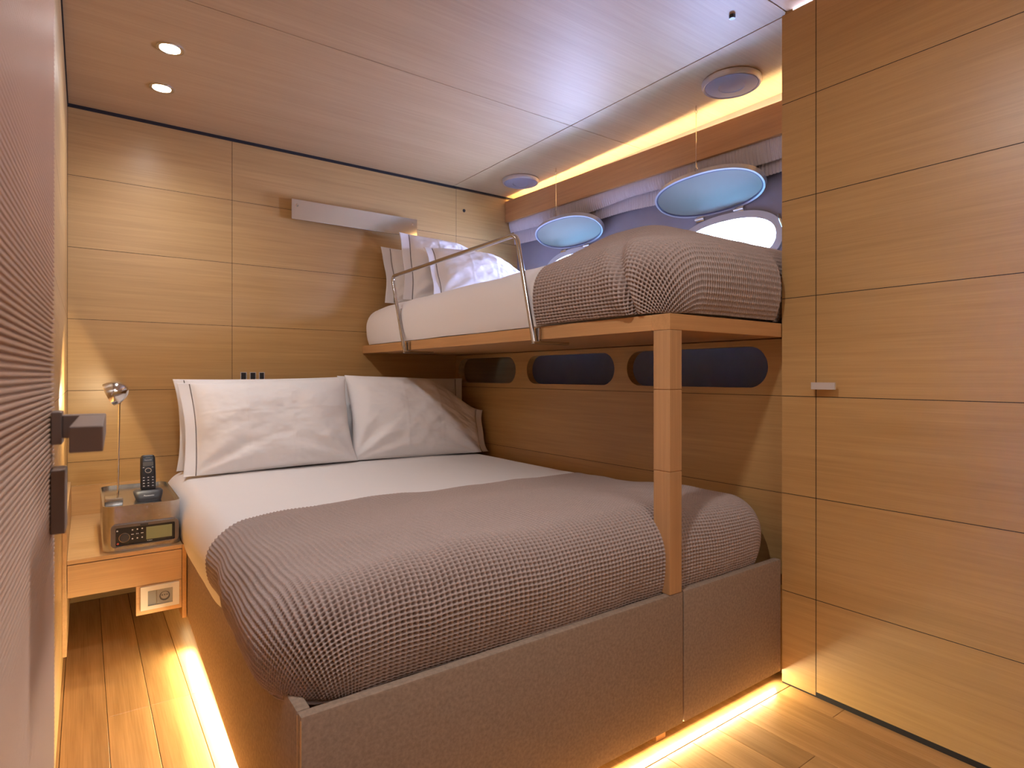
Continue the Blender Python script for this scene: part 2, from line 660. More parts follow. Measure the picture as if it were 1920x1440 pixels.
# hull lining with two porthole openings
PORTS = [(1.625, 1.600, 0.52, 0.235), (2.655, 1.625, 0.52, 0.235)]
mb = MB()
frH = Matrix(((0, 0, 1, XH), (1, 0, 0, 0), (0, 1, 0, 0), (0, 0, 0, 1)))
ys = [1.057, 2.14, YB - 0.001]
for (cy_, cz, pw_, ph_), (e0, e1) in zip(PORTS, ((1.057, 2.14), (2.14, YB - 0.001))):
    inner = [(u + cy_, v + cz) for u, v in superell(pw_, ph_, 2.3, 64)]
    outer = []
    for u, v in inner:
        du, dv = u - cy_, v - cz
        lu = (e1 - cy_) if du > 0 else (cy_ - e0)
        lv = (2.19 - cz) if dv > 0 else (cz - 0.90)
        t_ = min(lu / max(abs(du), 1e-6), lv / max(abs(dv), 1e-6))
        outer.append((cy_ + du * t_, cz + dv * t_))
    mb.ring(inner, outer, 0.03, frH)
    for yy, zz in ((e0, 0.90), (e0, 2.19), (e1, 0.90), (e1, 2.19)):
        onv = [p for p in outer if abs(p[0] - yy) < 1e-5 and (p[1] - cz) * (zz - cz) > 0]
        onh = [p for p in outer if abs(p[1] - zz) < 1e-5 and (p[0] - cy_) * (yy - cy_) > 0]
        pv = max(onv, key=lambda p: abs(p[1] - cz))
        ph = max(onh, key=lambda p: abs(p[0] - cy_))
        mb.prism([pv, (yy, zz), ph], 0.03, frH)
struct(mb.build('wall_outer', 'hull', sharp=0))
for i, (cy_, cz, pw_, ph_) in enumerate(PORTS):
    inner = [(u + cy_, v + cz) for u, v in superell(pw_ - 0.03, ph_ - 0.03, 2.3, 64)]
    outer = [(u + cy_, v + cz) for u, v in superell(pw_ + 0.035, ph_ + 0.035, 2.3, 64)]
    frA = Matrix(((0, 0, 1, XH - 0.014), (1, 0, 0, 0), (0, 1, 0, 0), (0, 0, 0, 1)))
    wn = struct(MB().ring(inner, outer, 0.0139, frA, smooth=False).build('window_%d' % (i + 1), 'frame'))
    mid = [(u + cy_, v + cz) for u, v in superell(pw_ - 0.002, ph_ - 0.002, 2.3, 64)]
    frB = Matrix(((0, 0, 1, XH), (1, 0, 0, 0), (0, 1, 0, 0), (0, 0, 0, 1)))
    MB().ring(inner, mid, 0.10, frB).build('reveal', 'teal', wn)
    frC = Matrix(((0, 0, 1, XH + 0.085), (1, 0, 0, 0), (0, 1, 0, 0), (0, 0, 0, 1)))
    MB().prism(inner, 0.006, frC).build('pane', 'glass', wn)
    # catch on the frame, right of the opening
    mb = MB()
    mb.tube([(XH - 0.016, cy_ - pw_ / 2 - 0.0, cz + 0.075), (XH - 0.03, cy_ - pw_ / 2 - 0.012, cz + 0.055), (XH - 0.024, cy_ - pw_ / 2 - 0.022, cz + 0.02)], 0.005)
    mb.build('catch', 'chrome', wn)
# hull closing pieces so that no sky leaks in
struct(MB().box(XH + 0.03, XH + 0.05, 1.03, 1.056, 0.0, 2.2).build('trim_7', 'hull'))

# ------------------------------------------------------------------ pelmet, cove strip, blind
pm = thing('pelmet', 'long wooden pelmet board under the glowing ceiling cove, above the portholes', 'pelmet', (2.29, 2.15, 1.97))
mb = MB()
vs = []
for y, zt, zb in ((YB - 0.002, 2.160, 2.021), (1.06, 2.102, 1.971)):
    vs += [(2.280, y, zb), (2.298, y, zb), (2.298, y, zt), (2.280, y, zt)]
mb.add(vs, [(0, 1, 2, 3), (7, 6, 5, 4), (0, 4, 5, 1), (1, 5, 6, 2), (2, 6, 7, 3), (3, 7, 4, 0)])
mb.build('board', 'solid_y', pm)
mb = MB()
mb.add([(2.299, YB - .01, 2.05), (2.365, YB - .01, 2.05), (2.365, 1.07, 2.0), (2.299, 1.07, 2.0),
        (2.299, YB - .01, 2.056), (2.365, YB - .01, 2.056), (2.365, 1.07, 2.006), (2.299, 1.07, 2.006)],
       [(3, 2, 1, 0), (4, 5, 6, 7), (0, 1, 5, 4), (1, 2, 6, 5), (2, 3, 7, 6), (3, 0, 4, 7)])
mb.build('cove_shelf', 'solid_y', pm)
MB().box(2.325, 2.345, 1.10, 3.2, 2.0565, 2.062).build('light_strip', 'led', pm)

rb = thing('roman_blind', 'gathered pale grey ribbed fabric blind hanging below the wooden pelmet', 'blind', (2.33, 2.15, 1.86))
ny, npr = 700, 26
yy = np.linspace(1.062, YB - 0.012, ny)


def blind_layer(name, xb, z_off, z0, z1, seed, xbul):
    tt = np.linspace(0, 1, npr)
    Y, T = np.meshgrid(yy, tt, indexing='ij')
    sag = 0.012 * np.sin((Y - 1.06) * 5.1 + seed) + 0.008 * fbm(Y, T, 3.0, seed)
    tilt = (Y - 1.06) / 2.18 * 0.040
    Z = z0 + (z1 - z0) * T + tilt + sag * T
    bulge = xbul * np.sin(PI * np.clip(T, 0, 1) ** 0.8)
    rib = 0.0034 * np.sin(Y * 2 * PI / 0.016)
    X = xb - bulge - rib - 0.012 * T
    P = np.stack([X, Y, Z], -1)
    return grid_obj(name, P, 'blind', rb)


blind_layer('upper_fold', 2.330, 0, 2.03, 1.900, 3, 0.024)
blind_layer('lower_fold', 2.360, 0, 2.03, 1.842, 8, 0.012)

# ------------------------------------------------------------------ porthole covers on wires
PN = Vector((0.125, 0, 0.193)).normalized()


def cover(cy_, wid, hgt, wire_y, lab, wlab, hin, zsh):
    org = Vector((2.285, cy_, 1.8265 + zsh))
    down = Vector((0.193, 0, -0.125)).normalized()
    fr_ = frame(org, (0, 1, 0), down)
    t = thing('porthole_cover', lab, 'porthole cover', org[:], 'swung-up porthole covers')
    so = superell(wid, hgt, 2.25, 72)
    si = superell(wid - 0.028, hgt - 0.028, 2.25, 72)
    sg = superell(wid - 0.016, hgt - 0.016, 2.25, 72)
    fr2 = fr_ @ Matrix.Translation((0, 0, -0.009))
    MB().prism(si, 0.016, fr2).build('panel', 'cover', t)
    MB().ring(si, sg, 0.020, fr_ @ Matrix.Translation((0, 0, -0.010))).build('gasket', 'gasket', t)
    MB().ring(sg, so, 0.024, fr_ @ Matrix.Translation((0, 0, -0.012))).build('rim', 'frame', t)
    for hy in hin:
        # hinge: arm from the rim and a lug on the hull
        mb = MB()
        p0 = fr_ @ Vector((hy - cy_, hgt / 2 - 0.004, 0))
        p1 = Vector((XH - 0.012, hy, p0.z - 0.020))
        mb.tube([p0, (p0 + p1) / 2 + Vector((0, 0, -0.006)), p1], 0.006)
        mb.tube([p1 + Vector((0, -0.024, 0)), p1 + Vector((0, 0.024, 0))], 0.007)
        mb.box(XH - 0.010, XH - 0.0002, hy - 0.022, hy + 0.022, p1.z - 0.012, p1.z + 0.012, bev=0.002)
        mb.build('hinge', 'chrome', t)
    # wire
    a = fr_ @ Vector((wire_y - cy_, -hgt / 2 + 0.008, 0))
    wi = thing('suspension_wire', wlab, 'wire', (a.x, wire_y, a.z), 'wires holding up the porthole covers')
    mb = MB()
    mb.tube([(a.x, wire_y, a.z + 0.045), (a.x, wire_y, ZC - 0.034)], 0.0014, 6)
    mb.build('cable', 'chrome', wi)
    mb = MB()
    mb.tube([(a.x, wire_y, ZC - 0.0002), (a.x, wire_y, ZC - 0.02)], 0.003, 8)
    mb.tube([(a.x + 0.007 * math.cos(q), wire_y, ZC - 0.027 + 0.007 * math.sin(q)) for q in np.linspace(0, 2 * PI, 14)[:-1]], 0.0015, 6, closed=True)
    mb.build('ceiling_eye', 'chrome', wi)
    mb = MB()
    mb.tube([(a.x, wire_y, a.z + 0.048), (a.x, wire_y, a.z + 0.026)], 0.0035, 8)
    mb.tube([(a.x, wire_y + 0.006 * math.cos(q), a.z + 0.019 + 0.010 * math.sin(q)) for q in np.linspace(0, 2 * PI, 14)[:-1]], 0.0018, 6, closed=True)
    mb.build('snap_hook', 'chrome', wi)


cover(1.662, 0.555, 0.246, 1.648, 'larger oval porthole cover swung up beside the wardrobe', 'thin wire hanging from the ceiling near the wardrobe to the oval cover below', (1.763, 1.556), 0.0)
cover(2.612, 0.535, 0.235, 2.612, 'oval porthole cover swung up farther from the wardrobe, nearer the head wall', 'thin wire hanging from the ceiling near the head wall to the oval cover below', (2.745, 2.545), 0.012)

# ------------------------------------------------------------------ bunk shelf with post
bk = thing('bunk_bed', 'wooden bunk shelf on one square post above the double bed', 'bunk', (1.6, 2.1, 0.4035))
MB().box(1.2885, XW - 0.002, 1.0595, YB - 0.001, 1.1275, 1.168, bev=0.001).build('platform', 'solid_y', bk)
mb = MB()
mb.box(1.288, 1.338, 1.12, YB - 0.0012, 1.1255, 1.1698, bev=0.0015)
mb.build('front_rail', 'solid_y', bk)
mb = MB()
mb.box(1.288, XR - 0.003, 1.055, 1.1185, 1.1255, 1.1698, bev=0.0015)
mb.build('end_rail', 'solid_x', bk)
MB().box(XW + 0.04, 2.24, 1.0595, YB - 0.001, 1.1275, 1.168).build('rear_platform', 'solid_y', bk)
mb = MB()
for a, b_ in ((0.4035, 0.7365), (0.7385, 0.9605), (0.9625, 1.125)):
    mb.box(1.288, 1.338, 1.055, 1.112, a, b_, bev=0.0012)
mb.box(1.29, 1.336, 1.057, 1.11, 0.41, 1.12)
mb.build('post', 'wood_z', bk)

# ------------------------------------------------------------------ double bed base
bd = thing('double_bed_base', 'brown felt covered double bed base with light glowing underneath', 'bed', (1.1, 2.1, 0.0))


def slab(pts_yz, x0, x1, mb, bev=0.006):
    b_ = bmesh.new()
    va = [b_.verts.new((x0, y, z)) for y, z in pts_yz]
    vb = [b_.verts.new((x1, y, z)) for y, z in pts_yz]
    n = len(va)
    b_.faces.new(va)
    b_.faces.new(vb[::-1])
    for i in range(n):
        b_.faces.new((va[i], vb[i], vb[(i + 1) % n], va[(i + 1) % n]))
    bmesh.ops.recalc_face_normals(b_, faces=b_.faces[:])
    bmesh.ops.bevel(b_, geom=b_.edges[:], offset=bev, segments=2, profile=0.6, affect='EDGES')
    return mb.bm(b_, True)


mb = MB()
slab([(1.082, 0.036), (1.60, 0.036), (2.42, 0.112), (YB - 0.003, 0.16), (YB - 0.003, 0.432), (2.49, 0.430), (1.082, 0.402)], 0.306, 0.332, mb)
mb.build('side_panel', 'felt', bd)
MB().box(0.306, 1.3455, 1.055, 1.0805, 0.038, 0.403, bev=0.006, smooth=True).build('foot_panel', 'felt', bd)
MB().box(1.3485, XR - 0.004, 1.055, 1.0805, 0.038, 0.403, bev=0.006, smooth=True).build('foot_panel', 'felt', bd)
MB().box(0.3065, 0.3085, 1.0562, 1.0802, 0.045, 0.396, bev=0.0008).build('corner_trim', 'light_wood', bd)
MB().box(0.50, XW - 0.02, 1.25, YB - 0.02, 0.0, 0.30).build('plinth', 'solid_y', bd)
MB().box(0.335, XW - 0.002, 1.083, YB - 0.004, 0.30, 0.335).build('slat_board', 'solid_y', bd)
mb = MB()
mb.box(1.265, 1.304, 1.083, 1.122, 0.0, 0.2995, bev=0.001)
mb.build('leg', 'wood_z', bd)
MB().box(0.345, 0.375, 1.10, 2.95, 0.125, 0.13).build('light_strip', 'led', bd)
MB().box(0.40, 1.82, 1.086, 1.098, 0.125, 0.13).build('light_strip', 'led', bd)


# ------------------------------------------------------------------ soft drapes
def drape(a, b_, x0, x1, y0, y1, R, H, ztop, rc=0.0, y0fun=None, zbot=0.4, tuck=1.0):
    """cloth parameters (a, b) -> points on a rounded slab; a runs along X, b along Y"""
    A, B = np.meshgrid(a, b_, indexing='ij')
    IN = R + rc
    xi0, xi1 = x0 + IN, x1 - IN
    yi0, yi1 = y0 + IN, (y1 - IN if y1 is not None else 1e9)
    px = np.clip(A, xi0, xi1)
    py = np.clip(B, yi0, yi1)
    ex = A - px
    ey = B - py
    hy = np.hypot(ex, ey) + 1e-9
    e = np.maximum(0, hy - rc)
    th = np.minimum(e * 2 / (R + H), 2.6)
    out = np.minimum(hy, rc) + R * np.where(th < PI / 2, np.sin(th), 1 - tuck * (1 - np.sin(th)))
    drop = (1 - np.cos(th)) / (1 - math.cos(2.6))
    X = px + ex / hy * out
    Y = py + ey / hy * out
    if y0fun is not None:
        k_ = sstep(yi0 + 0.12, y0, Y)
        Y = Y + k_ * y0fun(X)
    zt_ = ztop(X, Y)
    Z = zt_ - (zt_ - zbot) * drop
    return np.stack([X, Y, Z], -1), A, B, th


def normals(P):
    du = np.gradient(P, axis=0)
    dv = np.gradient(P, axis=1)
    n = np.cross(du, dv)
    n /= np.linalg.norm(n, axis=-1, keepdims=True) + 1e-12
    return n


def waffle(P, A, B, pa, pb, amp, th):
    """knit grid: raised ribs both ways with steep square pits between"""
    n = normals(P)
    n *= np.sign(n[P.shape[0] // 2, P.shape[1] // 2, 2])
    sh = 0.10 * np.sin(2 * PI * B / pb)
    ca = 0.5 + 0.5 * np.cos(2 * PI * A / pa + sh)
    cb = 0.5 + 0.5 * np.cos(2 * PI * B / pb)
    pit = sstep(0.22, 0.62, ca) * sstep(0.22, 0.62, cb)
    bead = 0.16 * (1 - ca) + 0.16 * (1 - cb)
    k_ = sstep(2.58, 2.45, th)
    return P + n * (amp * (bead - pit) * k_)[..., None]


def steps(lo, hi, pitch, per=6):
    n = int(round((hi - lo) / pitch)) * per
    return lo + np.arange(n + 1) * (pitch / per)


# lower mattress with fitted sheet
a = np.linspace(0.285 - 0.18, 1.893 + 0.16, 200)
b_ = np.linspace(1.135 - 0.18, YB + 0.15, 220)


def zt(X, Y):
    return 0.556 + 0.012 * sstep(0.3, 0.7, X) * sstep(1.9, 1.5, X) + 0.004 * fbm(X, Y, 2.2, 4)


P, A, B, th = drape(a, b_, 0.290, 1.893, 1.165, YB - 0.008, 0.085, 0.088, zt, 0.05, zbot=0.338, tuck=0.5)
P[..., 0] += 0.034 * sstep(1.95, 1.35, P[..., 1]) * sstep(0.6, 0.4, P[..., 0])
P = P + normals(P) * (0.0012 * fbm(A, B, 11, 5))[..., None]
P[..., 2] = np.maximum(P[..., 2], 0.337)
ms = grid_obj('double_mattress', P, 'sheet', None, (1.1, 2.15, 0.337))
tag(ms, 'white sheeted double mattress on the brown bed base', 'mattress')
# piping of the fitted sheet near the head end
mb = MB()
ia = 26
# lower blanket
pa, pb = 0.0128, 0.0088
a = steps(0.268 - 0.20, 1.885 + 0.20, pa)
b_ = steps(1.075 - 0.21, 1.985, pb)


def zt2(X, Y):
    crown = 0.040 * sstep(0.22, 0.75, X) * sstep(1.93, 1.3, X)
    foot = 0.022 * sstep(1.75, 1.35, Y)
    wav = 0.010 * fbm(X, Y, 2.6, 21) + 0.004 * fbm(X, Y, 7, 22)
    fold = -0.016 * np.exp(-((X - 0.62 - 0.35 * (Y - 1.2)) / 0.035) ** 2) * sstep(1.75, 1.25, Y) * 0.4
    return 0.566 + (crown + foot) * sstep(1.98, 1.80, Y) + wav * sstep(1.98, 1.9, Y) + fold


def y0f(X):
    return 0.012 * sstep(1.60, 1.86, X) - 0.006 * np.sin(X * 9)


P, A, B, th = drape(a, b_, 0.264, 1.884, 1.070, None, 0.115, 0.105, zt2, 0.05, y0f, 0.388, 0.40)
# the hanging side edge creeps toward the foot as it drapes
P[..., 1] -= 0.10 * sstep(0.55, 0.24, P[..., 0]) * sstep(1.5, 1.985, B)
P[..., 0] += 0.022 * sstep(0.6, 0.3, P[..., 0]) * sstep(1.3, 1.9, B)
P = P + normals(P) * np.sign(normals(P)[len(a) // 2, len(b_) // 2, 2]) * ((0.007 * fbm(A, B, 5.5, 31)) * sstep(0.6, 1.4, th))[..., None]
P = waffle(P, A, B, pa, pb, 0.0092, th)
bl = grid_obj('waffle_blanket', P, 'waffle', None, (1.06, 1.5, 0.41))
tag(bl, 'taupe waffle knit blanket spread over the foot of the lower double bed', 'blanket', 'taupe waffle blankets')

# upper mattress
a = np.linspace(1.285 - 0.18, 2.24 + 0.17, 130)
b_ = np.linspace(1.07 - 0.12, YB + 0.15, 240)


def zt3(X, Y):
    return 1.386 + 0.008 * fbm(X, Y, 2.4, 6) + 0.02 * sstep(1.3, 1.6, X) - 0.02 * sstep(2.95, 3.2, Y)


P, A, B, th = drape(a, b_, 1.272, 2.24, 1.115, YB - 0.006, 0.075, 0.108, zt3, 0.03, zbot=1.172, tuck=0.45)
P[..., 0] += 0.035 * sstep(1.66, 1.57, P[..., 1]) * sstep(1.7, 1.4, P[..., 0])
P[..., 1] += 0.03 * sstep(1.25, 1.12, P[..., 1])
P[..., 2] -= 0.02 * sstep(1.65, 1.55, P[..., 1]) * sstep(1.3, 1.38, P[..., 2])
P = P + normals(P) * (0.0045 * fbm(A, B, 5, 15) + 0.0012 * fbm(A, B, 16, 16))[..., None]
P[..., 2] = np.maximum(P[..., 2], 1.1715)
ms = grid_obj('bunk_mattress', P, 'sheet', None, (1.75, 2.15, 1.1715))
tag(ms, 'white sheeted narrow mattress on the upper wooden bunk', 'mattress')
# upper blanket
pa, pb = 0.0108, 0.0158
a = steps(1.28 - 0.245, 2.25, pa)
b_ = steps(1.05 - 0.19, 1.622, pb)


def zt4(X, Y):
    dome = 0.125 * sstep(1.27, 1.62, X) * sstep(1.632, 1.535, Y) * (0.12 + 0.88 * sstep(1.02, 1.42, Y))
    return 1.396 + dome + 0.008 * fbm(X, Y, 4, 41)


def y0g(X):
    return 0.030 * sstep(1.80, 1.845, X)


P, A, B, th = drape(a, b_, 1.255, 2.40, 1.034, None, 0.10, 0.118, zt4, 0.06, y0g, 1.172, 0.6)
# crease running up from the front corner
d = (B - 1.20) - 0.55 * (A - 1.20)
crease = -0.016 * np.exp(-(d / 0.022) ** 2) + 0.010 * np.exp(-((d - 0.05) / 0.04) ** 2) + 0.010 * np.exp(-((d + 0.06) / 0.05) ** 2)
crease *= sstep(1.55, 1.25, A) * sstep(0.99, 1.05, A)
nn = normals(P)
nn *= np.sign(nn[len(a) // 2, len(b_) // 2, 2])
P = P + nn * (crease + (0.006 * fbm(A, B, 5.5, 51)) * sstep(0.5, 1.4, th))[..., None]
P[..., 2] = np.maximum(P[..., 2], 1.176)
P[..., 0] = np.where(P[..., 1] < 1.066, np.minimum(P[..., 0], XR - 0.012), P[..., 0])
P = waffle(P, A, B, pa, pb, 0.0098, th)
bl = grid_obj('waffle_blanket', P, 'waffle', None, (1.75, 1.35, 1.17))
tag(bl, 'taupe waffle knit blanket heaped over the foot of the upper bunk', 'blanket', 'taupe waffle blankets')


# ------------------------------------------------------------------ pillows
def pillow(name, label, cat, group, origin, ex, ey, wid, hgt, thk, flange, side, seed, pip=True, sag=0.0, zmin=None, dents=(), taper=0.0, tside=1):
    """origin = middle of the bottom edge; ex along the width, ey up the pillow; front normal = ex x ey"""
    fr_ = frame(origin, ex, ey)
    nu, nv = 110, 80
    u = np.linspace(-1, 1, nu)
    v = np.linspace(-1, 1, nv)
    U, V = np.meshgrid(u, v, indexing='ij')
    fu = 2 * flange / wid
    # filled body spans the width minus the flange side
    if side > 0:
        bu = (U + 1) / (2 - fu) * 2 - 1
    else:
        bu = 1 - (1 - U) / (2 - fu) * 2
    bu = np.clip(bu, -1, 1)
    t = np.clip((1 - np.abs(bu) ** 2.6) * (1 - np.abs(V) ** 2.4), 0, 1) ** 0.55
    pin = 0.055
    X = wid / 2 * U * (1 - pin * (1 - V ** 2) * np.abs(U) ** 2)
    Yv = hgt / 2 * V * (1 - 0.5 * pin * (1 - U ** 2) * np.abs(V) ** 2) + hgt / 2
    Yv = Yv * (1 - taper * sstep(0.1, 1.0, U * tside))
    wr_ = 0.010 * fbm(U * 2 + seed, V * 1.4, 1.6, seed) + 0.005 * fbm(U * 2, V * 2, 3.4, seed + 1)
    # pulled creases fanning out of the lower corners
    ang = np.arctan2(V + 1.05, (U + 1.05))
    ang2 = np.arctan2(V + 1.05, (1.05 - U))
    rr = np.hypot(U + 1.05, V + 1.05)
    rr2 = np.hypot(1.05 - U, V + 1.05)
    cre = 0.009 * np.cos(ang * 13 + seed) * np.exp(-(rr - 0.6) ** 2 / 0.2) + 0.008 * np.cos(ang2 * 12 + seed * 2) * np.exp(-(rr2 - 0.6) ** 2 / 0.2)
    fl_w = 0.006 * np.sin(V * 5 + seed) * (1 - t)
    env = np.clip(t * 1.6, 0, 1)
    Zf = thk * 0.55 * t + (wr_ + cre) * env + fl_w + 0.0015
    for (du, dv, rad, dep) in dents:
        Zf -= dep * np.exp(-(((U - du) * wid / 2) ** 2 + ((V - dv) * hgt / 2) ** 2) / rad ** 2) * env
    Zb = -thk * 0.45 * t + fl_w - 0.0015
    # pressed ironing folds
    for fx in (-0.28, 0.22):
        Zf += 0.0022 * np.exp(-((U - fx) / 0.012) ** 2) * env
    Zf += 0.0020 * np.exp(-((V - 0.25) / 0.016) ** 2) * env

    def to_world(Xa, Ya, Za):
        M3 = np.array(fr_.to_3x3())
        p = np.stack([Xa, Ya, Za], -1) @ M3.T + np.array(fr_.translation)
        if zmin is not None:
            p[..., 2] = np.where(p[..., 2] < zmin, zmin + (p[..., 2] - zmin) * 0.05, p[..., 2])
        return p
    Pf = to_world(X, Yv, Zf)
    Pb = to_world(X, Yv, Zb)
    nvt = nu * nv
    idx = np.arange(nvt).reshape(nu, nv)
    F = [tuple(f) for f in np.stack([idx[:-1, :-1], idx[1:, :-1], idx[1:, 1:], idx[:-1, 1:]], -1).reshape(-1, 4)]
    Fb = [tuple(int(i) + nvt for i in f[::-1]) for f in F]
    ring_ = list(idx[:, 0]) + list(idx[-1, 1:]) + list(idx[-2::-1, -1]) + list(idx[0, -2:0:-1])
    Fs = [(int(ring_[i]), int(ring_[i - 1]), int(ring_[i - 1]) + nvt, int(ring_[i]) + nvt) for i in range(len(ring_))]
    mb_ = MB()
    mb_.add(np.concatenate([Pf.reshape(-1, 3), Pb.reshape(-1, 3)]).tolist(), [tuple(int(i) for i in f) for f in F] + Fb + Fs, True)
    og = Pb.reshape(-1, 3)
    o_ = mb_.build(name, 'pillow', None, origin=(float(og[:, 0].mean()), float(og[:, 1].mean()), float(min(Pf[..., 2].min(), og[:, 2].min()))), sharp=0)
    tag(o_, label, cat, group)
    if pip:
        # stitched dark line beside the flange
        us = (1 - fu * 0.92) * (1 if side > 0 else -1)
        k_ = int(round((us + 1) / 2 * (nu - 1)))
        pts = Pf[k_, :, :] + np.array(fr_.to_3x3() @ Vector((0, 0, 1))) * 0.0012
        MB().tube([tuple(p) for p in pts[1:-1]], 0.0021, 6).build('stitched_line', 'piping', o_)
    return o_


G1 = 'white pillows on the lower bed'
G2 = 'white pillows on the upper bunk'
# back pair leaning on the head wall
pillow('pillow', 'white pillow on the lower bed, mostly hidden behind the left front pillow', 'pillow', G1,
       (0.735, 3.05, 0.570), (1, 0.01, 0.012), (0, 0.18, 1), 0.80, 0.425, 0.13, 0.05, -1, 11, zmin=0.569)
pillow('pillow', 'white pillow on the lower bed, behind the right front pillow in the shaded corner', 'pillow', G1,
       (1.475, 3.05, 0.572), (1, -0.02, -0.02), (0, 0.16, 1), 0.77, 0.425, 0.13, 0.05, 1, 12, zmin=0.569)
# front pair
pillow('pillow', 'left front white pillow on the lower bed, dark stitched line on its left', 'pillow', G1,
       (0.722, 2.86, 0.566), (1, -0.03, 0.025), (0, 0.36, 1), 0.765, 0.437, 0.17, 0.055, -1, 13, zmin=0.569, dents=((0.1, -0.1, 0.12, 0.02),))
pillow('pillow', 'right front white pillow on the lower bed, dark stitched line on its right', 'pillow', G1,
       (1.480, 2.85, 0.562), (1, -0.05, -0.03), (0.0, 0.36, 1), 0.80, 0.455, 0.18, 0.045, 1, 14, zmin=0.569, dents=((0.55, 0.5, 0.12, 0.03),), taper=0.42)
# upper bunk
pillow('pillow', 'white pillow upright against the head wall on the upper bunk, leftmost there', 'pillow', G2,
       (1.69, 3.095, 1.40), (1, 0.0, -0.02), (-0.36, 0.25, 1), 0.66, 0.335, 0.16, 0.06, -1, 15, zmin=1.40)
pillow('pillow', 'white pillow on the upper bunk, middle one with its corner under the steel wall light', 'pillow', G2,
       (1.70, 2.935, 1.40), (1, -0.06, -0.05), (-0.30, 0.30, 1), 0.60, 0.40, 0.16, 0.06, -1, 16, zmin=1.40, taper=0.25)
pillow('pillow', 'front white pillow on the upper bunk, bright from the porthole, behind the steel rail', 'pillow', G2,
       (1.795, 2.745, 1.40), (1, -0.08, -0.01), (-0.06, 0.45, 1), 0.62, 0.325, 0.19, 0.05, -1, 17, zmin=1.40, taper=0.35)

# ------------------------------------------------------------------ guard rail
gr = thing('guard_rail', 'bent steel guard rail on the front edge of the upper bunk', 'guard rail', (1.268, 2.2, 1.11))


def fillet(pts, r, n=8):
    out = [Vector(pts[0])]
    for i in range(1, len(pts) - 1):
        p = Vector(pts[i])
        a_ = (Vector(pts[i - 1]) - p).normalized()
        c_ = (Vector(pts[i + 1]) - p).normalized()
        p0 = p + a_ * r
        p1 = p + c_ * r
        for k_ in range(n + 1):
            t_ = k_ / n
            out.append(p0 * (1 - t_) ** 2 + p * 2 * t_ * (1 - t_) + p1 * t_ ** 2)
    out.append(Vector(pts[-1]))
    return out


MB().tube(fillet([(1.262, 2.640, 1.112), (1.262, 2.785, 1.500), (1.262, 1.722, 1.508), (1.262, 1.620, 1.112)], 0.035), 0.0085, 14).build('rail', 'rail', gr)
for yy_ in (2.640, 1.620):
    mb = MB()
    mb.box(1.256, 1.415, yy_ - 0.010, yy_ + 0.010, 1.110, 1.1195, bev=0.002)
    mb.box(1.274, 1.284, yy_ - 0.012, yy_ + 0.012, 1.118, 1.166, bev=0.002)
    mb.build('bracket', 'rail', gr)

# ------------------------------------------------------------------ nightstand
YN = 2.452
ns = thing('nightstand', 'light wood nightstand with one drawer, fixed between head wall and bed', 'nightstand', (0.12, 2.85, 0.07))
MB().box(XL + 0.0006, XL + 0.013, YN, YB - 0.001, 0.07, 0.535, bev=0.0008).build('left_side', 'light_wood_y', ns)
MB().box(XL + 0.0135, 0.0, YB - 0.015, YB - 0.001, 0.30, 0.515).build('spacer', 'light_wood', ns)
MB().box(0.0, 0.288, YB - 0.015, YB - 0.001, 0.30, 0.515).build('back_board', 'light_wood', ns)
MB().box(XL + 0.0135, 0.2885, YN + 0.002, YB - 0.016, 0.372, 0.386, bev=0.0008).build('shelf', 'light_wood', ns)
MB().box(0.289, 0.303, YN, YB - 0.002, 0.118, 0.386, bev=0.0008).build('right_side', 'light_wood_y', ns)
MB().box(XL + 0.0145, 0.2875, YN, YN + 0.016, 0.262, 0.3695, bev=0.0008).build('drawer', 'light_wood', ns)
MB().box(XL + 0.0145, 0.2875, YN + 0.018, YB - 0.02, 0.268, 0.30).build('drawer_bottom', 'light_wood', ns)
mb = MB()
mb.box(0.147, 0.2875, YN + 0.001, YN + 0.016, 0.158, 0.2605, bev=0.0008)
mb.build('socket_panel', 'light_wood', ns)
# power socket
ps = thing('power_socket', 'cream and grey power socket set below the nightstand drawer', 'socket', (0.22, YN, 0.175))
frS = Matrix(((1, 0, 0, 0), (0, 0, -1, YN + 0.001), (0, 1, 0, 0), (0, 0, 0, 1)))   # (u, v, w) -> X, Z, -Y
x0, x1, z0, z1 = 0.160, 0.279, 0.174, 0.256


def rect(x0, x1, z0, z1):
    return [(x0, z0), (x1, z0), (x1, z1), (x0, z1)]


MB().ring(rect(0.182, 0.258, 0.187, 0.240), rect(x0, x1, z0, z1), 0.0075, frS).build('plate', 'cream', ps)
MB().prism(rect(0.1822, 0.208, 0.1872, 0.2398), 0.004, frS).build('blank_module', 'grey', ps)
mb = MB()
mb.ring([(0.2335 + 0.0165 * math.cos(q), 0.2135 + 0.0165 * math.sin(q)) for q in np.linspace(PI * 0.25, PI * 2.25, 41)[:-1]],
        [(0.2335 + 0.0245 / max(abs(math.cos(q)), abs(math.sin(q))) * math.cos(q) * 0.98, 0.2135 + 0.0260 / max(abs(math.cos(q)), abs(math.sin(q))) * math.sin(q)) for q in np.linspace(PI * 0.25, PI * 2.25, 41)[:-1]], 0.0045, frS)
sk = mb.build('socket', 'grey', ps)
MB().cyl((0.2335, YN + 0.0002, 0.2135), 0.0163, 0.001, (0, 1, 0)).build('well', 'black_soft', sk)
mb = MB()
mb.cyl((0.2335, YN - 0.0010, 0.2150), 0.0125, 0.0025, (0, 1, 0))
mb.build('well_face', 'grey', sk)
mb = MB()
for dx in (-0.0075, 0, 0.0075):
    mb.cyl((0.2335 + dx, YN - 0.0024, 0.2165), 0.0021, 0.0006, (0, 1, 0), n=14)
mb.build('contact_holes', 'black', sk)

